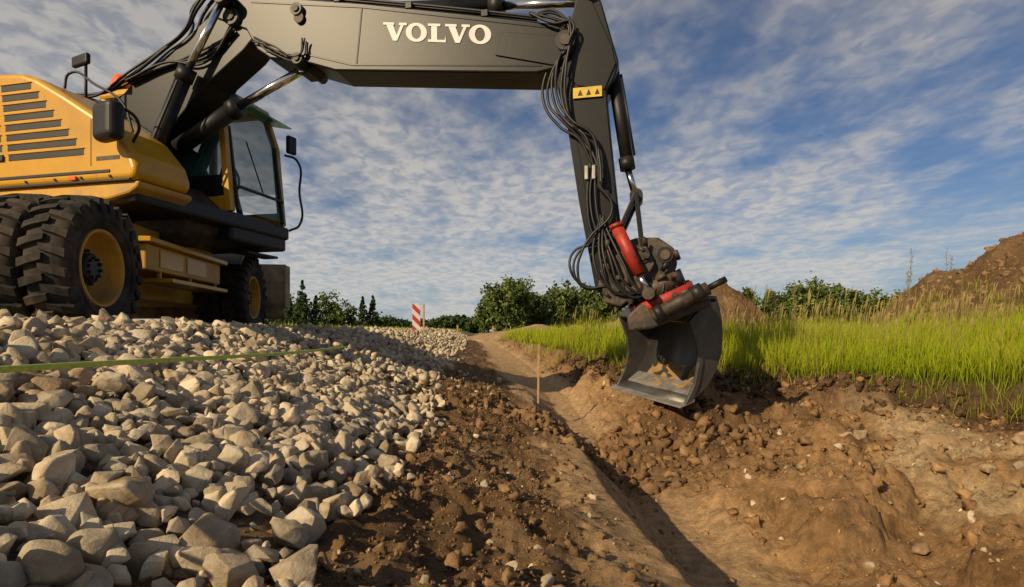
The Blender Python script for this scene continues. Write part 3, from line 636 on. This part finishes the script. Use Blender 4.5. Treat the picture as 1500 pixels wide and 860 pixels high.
cyl('hitch_lock_cylinder',BP(1.20,.12,-.30),BP(1.62,.34,-.30),.055,M_grease); cyl('hitch_lock_cap',BP(1.50,.278,-.30),BP(1.58,.32,-.30),.072,M_blk); cyl('hitch_lock_rod',BP(1.62,.34,-.30),BP(1.75,.41,-.30),.025,M_blk)
cyl('hitch_lock_cap',BP(1.22,.13,-.30),BP(1.28,.162,-.30),.066,M_blk)
prism('lower_hitch',[(1.0,.12),(1.10,.22),(1.45,.34),(1.62,.30),(1.66,.20),(1.5,.14),(1.2,.02),(1.02,.0)],BP,-.24,.24,M_grease,.02)
for i in range(6):
    s=[rng.uniform(-.03,.03) for _ in range(6)]; o=-.19-.015*(i%3)
    hose('tool_hose',[BP(.80+s[0],.95+s[1],o+.03),BP(.74+.04*i+s[2],.60+s[3],o-.08),BP(.84+.05*i,.36+s[4],o-.08),BP(1.0+.05*i,.30+s[5],o-.05),BP(1.15+.03*i,.42+s[0],o)],.011)
for i in range(22):
    x=rng.uniform(.80,1.4);z=rng.uniform(.25,.74); p=BP(x,z,-.2-rng.uniform(0,.06)); d=Vector(rng.normal(size=3)).normalized()*.04; cyl('hydraulic_fitting',p-d,p+d,rng.uniform(.010,.024),random.choice([M_grease,M_blk,M_grease]),8)
# bucket
tip=Vector((1.50,5.0,-.64)); O=Vector((-.91,-.41,0)).normalized(); Wd=Vector((-.41,.91,0)).normalized()
rl=math.radians(4); Wt=Wd*math.cos(rl)+Vector((0,0,1))*math.sin(rl); Ut=Vector((0,0,1))*math.cos(rl)-Wd*math.sin(rl)
def BK(o,z,w): return tip+O*o+Ut*z+Wt*w
back=[(0,0),(-.12,.05),(-.24,.14),(-.34,.28),(-.395,.45),(-.40,.62),(-.37,.78),(-.31,.90),(-.2,.88),(-.08,.80),(.0,.72)]
mouth=[(-.03,.66),(-.10,.52),(-.13,.36),(-.10,.18),(-.03,.05)]
bm=bmesh.new(); rr=[]
for (o,z) in back: rr.append([bm.verts.new(BK(o,z,w)) for w in(0,1.0)])
for a,b_ in zip(rr[:-1],rr[1:]): f=bm.faces.new((a[0],a[1],b_[1],b_[0])); f.smooth=True
o=from_bm(bm,'bucket_shell',M_steel); md=o.modifiers.new('s','SOLIDIFY'); md.thickness=.03; md.offset=0
for w0 in(-.03,1.0): prism('bucket_side_plate',back+mouth,BK,w0,w0+.03,M_steel,.008)
prism('bucket_side_edge',[(.01,.0),(-.02,.05),(-.09,.18),(-.12,.36),(-.09,.52),(-.02,.66),(-.06,.66),(-.14,.52),(-.17,.36),(-.14,.18),(-.07,.03)],BK,-.045,-.031,M_steel,.004)
prism('cutting_edge',[(.06,-.03),(.06,-.015),(-.10,.045),(-.10,.02)],BK,-.04,1.04,M_edge,.003)
prism('bucket_floor_wear',[(-.10,.062),(-.22,.150),(-.23,.160),(-.10,.074)],BK,.05,.95,M_edge,.002)
for w0 in(.28,.68): prism('bucket_bracket',[(-.34,.80),(-.33,1.0),(-.22,1.04),(-.05,.95),(.02,.80),(.0,.70),(-.2,.84)],BK,w0,w0+.04,M_steel,.01)
cyl('bucket_pin',BK(-.26,.95,.22),BK(-.26,.95,.78),.03,M_edge); cyl('bucket_pin',BK(-.05,.85,.22),BK(-.05,.85,.78),.03,M_edge)
prism('bucket_top_spine',[(-.36,.80),(-.31,.925),(-.2,.91),(-.06,.83),(-.05,.86),(-.2,.95),(-.33,.96),(-.39,.82)],BK,0,1.0,M_steel,.01)
sv=[];n=18
for i in range(n):
    for j in range(n):
        t=i/(n-1);w=.15+.7*j/(n-1); o_=-.10-.25*t; z_=np.interp(o_,[-.34,-.24,-.12],[.28,.14,.05])+.028+.03*float(vn(np.array([i*.6]),np.array([j*.6]),3)[0])
        if i in(0,n-1) or j in(0,n-1): z_-=.03
        sv.append(BK(o_,z_,w)[:])
I=np.arange(n*n).reshape(n,n); F=np.stack([I[:-1,:-1],I[:-1,1:],I[1:,1:],I[1:,:-1]],-1).reshape(-1,4)
par(mesh_np('bucket_soil',sv,F,M_clod2,True),ROOT)
def bh(name,pl,o,r,jit=.0):
    hose(name,[BP(x+rng.uniform(-jit,jit),z+rng.uniform(-jit,jit),o+rng.uniform(-jit,jit)) for x,z in pl],r)
for i in range(10):
    o=-.24+.05*i
    bh('boom_hose',[(-4.95,2.35+.02*i),(-4.65,2.50),(-4.25,2.46+.02*(i%3)),(-3.9,2.62),(-3.5,2.84),(-3.22,3.02+.03*(i%3)),(-3.08-.05*(i%3),3.22),(-2.88,3.37+.02*(i%2)),(-2.55,3.33)],o,.017 if i%2 else .013,.025)
for i in range(5):
    bh('boom_pipe',[(-2.55,3.33),(-2.0,3.235-.01*i),(-1.3,3.08),(-.3,2.86),(.25,2.73)],-.17+.045*i,.013,.004)
    bh('boom_hose_end',[(.2,2.72),(.42,2.74-.03*i),(.50+.02*i,2.60),(.45+.02*i,2.40)],-.19-.015*i,.012,.015)
for x in(-2.2,-1.6,-.9,-.2): 
    z=np.interp(x,[-2.4,-1.346,-.314,.5],[3.26,3.05,2.815,2.62]); fbox('hose_clamp',lambda a,b,zz:BP(a,zz,b),x-.03,x+.03,-.2,.02,z-.01,z+.05,M_blk,.004)
for i in range(6):
    bh('arm_hose',[(.42+.02*i,2.66),(.50+.03*(i%3),2.50),(.36+.03*i,2.25),(.33+.035*i,1.98),(.44+.03*i,1.78),(.62+.02*i,1.62),(.72+.01*i,1.42),(.78,1.25)],-.18-.012*i,.0125,.025)
for i in range(3):
    bh('arm_lower_hose',[(.78,1.22),(.90,1.0),(.80-.05*i,.78),(.58+.03*i,.66),(.55+.03*i,.5),(.66,.38),(.85,.36)],-.2-.02*i,.011,.015)
    bh('arm_lower_hose',[(.70+.03*i,1.45),(.68+.03*i,1.1),(.74+.03*i,.8),(.86,.66)],-.175-.01*i,.011,.01)
    fbox('hose_valve',lambda a,b,zz:BP(a,zz,b),.66+.06*i,.69+.06*i,-.215,-.165,1.28,1.40,M_edge,.006)
for i in range(4):
    bh('lift_hose',[(-3.95,2.2),(-3.7,2.0-.1*i),(-3.5,1.75),(-3.6+.05*i,1.5)],-.2-.03*i,.014,.03)
    bh('joint_hose',[(-2.45,2.82),(-2.25,2.66+.03*i),(-1.95,2.60),(-1.9,2.75)],-.22-.01*i,.008,.02)
    bh('mid_hose',[(-3.9,2.55),(-3.4,2.70),(-3.0,2.80-.04*i),(-2.7,2.95)],-.19-.01*i,.012,.02)
# lettering
lx0=-1.14; 
def T(x,z,o): return BP(lx0+x,2.675-.15*x+z,o)
H=.165
def plate(pts,nm='boom_lettering'): prism(nm,pts,T,-.1955,-.1905,M_white,0)
def plate2(pts): prism('boom_lettering',pts,T,-.1965,-.1915,M_white,0)
def plate3(pts): prism('boom_lettering',pts,T,-.1975,-.1925,M_white,0)
def lV(x,w):
    plate([(x+.02,H),(x+.085,H),(x+w/2+.018,.045),(x+w/2,0),(x+w/2-.02,0)])
    plate2([(x+w-.05,H),(x+w-.02,H),(x+w/2+.02,0),(x+w/2-.005,0)])
    plate3([(x,H-.022),(x,H),(x+.105,H),(x+.105,H-.022)]); plate3([(x+w-.075,H-.022),(x+w-.075,H),(x+w,H),(x+w,H-.022)])
def lO(x,w):
    n=28; bm=bmesh.new(); a=[];b_=[]
    for i in range(n):
        t=2*math.pi*i/n; cx=x+w/2
        a.append(bm.verts.new(T(cx+w/2*math.cos(t),H/2+(H/2+.004)*math.sin(t),-.1955))); b_.append(bm.verts.new(T(cx+(w/2-.055)*math.cos(t),H/2+(H/2-.022)*math.sin(t),-.1955)))
    for i in range(n): bm.faces.new((a[i],a[(i+1)%n],b_[(i+1)%n],b_[i]))
    from_bm(bm,'boom_lettering',M_white)
def lL(x,w):
    plate([(x+.03,0),(x+.03,H),(x+.085,H),(x+.085,0)]); plate2([(x,0),(x,.022),(x+w-.01,.022),(x+w,.065),(x+w,0)]); plate3([(x,H-.022),(x,H),(x+.115,H),(x+.115,H-.022)])
lV(0,.225); lO(.215,.20); lL(.425,.165); lV(.585,.225); lO(.80,.20)
ROOT=None

# ------------------------------------------------------------ small items
def hz(x,y): return float(height(np.array([float(x)]),np.array([float(y)]))[0])
R=new_root('survey_stake',(.32,7.0,hz(.32,7))); ROOT=R
z=hz(.32,7); beam('post',(.32,7,z-.1),(.33,7,-.165),.03,.025,M_wood,.003)
ROOT=new_root('survey_stake',(-3.05,20,0)); beam('post',(-3.1,20,-.5),(-3.1,20,.95),.06,.05,M_wood,.004)
mS=bpy.data.materials.new('striped_sheeting'); mS.use_nodes=True; nt=mS.node_tree; N=nt.nodes; L=nt.links; b=N['Principled BSDF']; b.inputs['Roughness'].default_value=.4
tc=N.new('ShaderNodeTexCoord'); sx=N.new('ShaderNodeSeparateXYZ'); L.new(tc.outputs['Object'],sx.inputs[0])
ad=N.new('ShaderNodeMath'); ad.operation='ADD'; L.new(sx.outputs['X'],ad.inputs[0]); L.new(sx.outputs['Z'],ad.inputs[1])
ml=N.new('ShaderNodeMath'); ml.operation='MULTIPLY'; ml.inputs[1].default_value=2.6; L.new(ad.outputs[0],ml.inputs[0])
fr=N.new('ShaderNodeMath'); fr.operation='FRACT'; L.new(ml.outputs[0],fr.inputs[0]); gt=N.new('ShaderNodeMath'); gt.operation='GREATER_THAN'; gt.inputs[1].default_value=.5; L.new(fr.outputs[0],gt.inputs[0])
mx=N.new('ShaderNodeMix'); mx.data_type='RGBA'; mx.inputs['A'].default_value=(.40,.03,.03,1); mx.inputs['B'].default_value=(.55,.55,.55,1); L.new(gt.outputs[0],mx.inputs['Factor']); L.new(mx.outputs['Result'],b.inputs['Base Color'])
ROOT=new_root('traffic_delineator_sign',(-3.35,20,-.1))
fbox('panel',lambda a,b,c:Vector((a,b,c)),-3.5,-3.22,19.97,19.99,-.02,.96,mS,.005)
fbox('panel_back_post',lambda a,b,c:Vector((a,b,c)),-3.39,-3.33,20.0,20.05,-.3,.92,M_edge,.005)
fbox('foot',lambda a,b,c:Vector((a,b,c)),-3.6,-3.05,19.8,20.2,-.3,-.18,M_blk,.02)
for (x,y) in((-2.2,23),(-.9,27)): ROOT=new_root('survey_stake',(x,y,-.3)); beam('post',(x,y,-.6),(x,y,.25),.06,.05,M_wood,.004)
ROOT=None
hose('string_line',[(-1.15,.6,-.08),(-1.17,1.3,-.088),(-1.28,3.2,-.125),(-1.45,5.0,-.14)],.0085,M_rope)

# ------------------------------------------------------------ camera, sun, sky
cd=bpy.data.cameras.new('camera'); cam=bpy.data.objects.new('camera',cd); scene.collection.objects.link(cam); scene.camera=cam
cam.location=(0,0,0); cam.rotation_euler=(math.radians(90),0,0); cd.lens=20; cd.sensor_width=36; cd.shift_y=55/1500; cd.clip_start=.05; cd.clip_end=5000
S=Vector((-.61,-.62,.47)).normalized(); el=math.asin(S.z); rot=math.atan2(S.x,S.y)
sl=bpy.data.lights.new('sun','SUN'); sl.energy=4.9; sl.angle=math.radians(.5); sl.color=(1,.79,.50)
so=bpy.data.objects.new('sun',sl); scene.collection.objects.link(so); so.rotation_euler=S.to_track_quat('Z','Y').to_euler(); so.location=(-20,-20,20)
w=bpy.data.worlds.new('World'); scene.world=w; w.use_nodes=True; nt=w.node_tree; N=nt.nodes; L=nt.links; bg=N['Background']; bg.inputs['Strength'].default_value=.085
sky=N.new('ShaderNodeTexSky'); sky.sky_type='NISHITA'; sky.sun_disc=False; sky.sun_elevation=el; sky.sun_rotation=rot; sky.air_density=1; sky.dust_density=.6
tc=N.new('ShaderNodeTexCoord'); sp=N.new('ShaderNodeSeparateXYZ'); L.new(tc.outputs['Generated'],sp.inputs[0])
def mth(op,a,b=None,c=None):
    n=N.new('ShaderNodeMath'); n.operation=op
    for i,v in enumerate((a,b,c)):
        if v is None: continue
        if isinstance(v,(int,float)): n.inputs[i].default_value=v
        else: L.new(v,n.inputs[i])
    return n.outputs[0]
zz=mth('ADD',mth('MAXIMUM',sp.outputs['Z'],0.0),.12)
px=mth('DIVIDE',sp.outputs['X'],zz); py=mth('DIVIDE',sp.outputs['Y'],zz)
cb=N.new('ShaderNodeCombineXYZ'); L.new(px,cb.inputs[0]); L.new(py,cb.inputs[1])
def wn(sc,det,ro,loc=(0,0,0),scl=(1,1,1),dis=0,rz=.5):
    mp=N.new('ShaderNodeMapping'); mp.inputs['Location'].default_value=loc; mp.inputs['Scale'].default_value=scl; mp.inputs['Rotation'].default_value=(0,0,rz); L.new(cb.outputs[0],mp.inputs[0])
    n=N.new('ShaderNodeTexNoise'); n.inputs['Scale'].default_value=sc; n.inputs['Detail'].default_value=det; n.inputs['Roughness'].default_value=ro; n.inputs['Distortion'].default_value=dis
    L.new(mp.outputs[0],n.inputs['Vector']); return n.outputs['Fac']
big=wn(.5,3,.5,(3.1,1.7,0)); med=wn(2.4,4,.6,(5,2,0),(1,.6,1)); fine=wn(13,3,.55,(0,0,0),(1,.8,1),.4); 
def mr(v,a,b,c=0,d=1):
    n=N.new('ShaderNodeMapRange'); n.interpolation_type='SMOOTHSTEP'
    for i,q in zip(('From Min','From Max','To Min','To Max'),(a,b,c,d)): n.inputs[i].default_value=q
    L.new(v,n.inputs['Value']); return n.outputs[0]
az=mth('DIVIDE',sp.outputs['X'],mth('ADD',mth('ABSOLUTE',sp.outputs['Y']),.2))
sheet=mr(mth('ADD',mth('ADD',mth('MULTIPLY',big,.7),mth('MULTIPLY',med,.75)),mth('MULTIPLY',az,-.17)),.50,.80,.08,1)
rip=mr(fine,.34,.64)
thick=mth('MULTIPLY',sheet,mth('ADD',mth('MULTIPLY',rip,.45),.52))
mask=mth('MINIMUM',thick,.93)
hz_=mr(sp.outputs['Z'],0.0,.26,.62,0)
sc=N.new('ShaderNodeVectorMath'); sc.operation='MULTIPLY'; L.new(sky.outputs[0],sc.inputs[0]); sc.inputs[1].default_value=(.40,.54,.74)
m1=N.new('ShaderNodeMix'); m1.data_type='RGBA'; L.new(hz_,m1.inputs['Factor']); L.new(sc.outputs[0],m1.inputs['A']); m1.inputs['B'].default_value=(3.5,4.7,5.8,1)
cbr=mr(sp.outputs['Z'],.05,.6,1.0,.70)
cc=N.new('ShaderNodeVectorMath'); cc.operation='SCALE'; cc.inputs[0].default_value=(6.9,6.6,6.2); L.new(cbr,cc.inputs['Scale'])
m2=N.new('ShaderNodeMix'); m2.data_type='RGBA'; L.new(mask,m2.inputs['Factor']); L.new(m1.outputs['Result'],m2.inputs['A']); L.new(cc.outputs[0],m2.inputs['B'])
L.new(m2.outputs['Result'],bg.inputs['Color'])
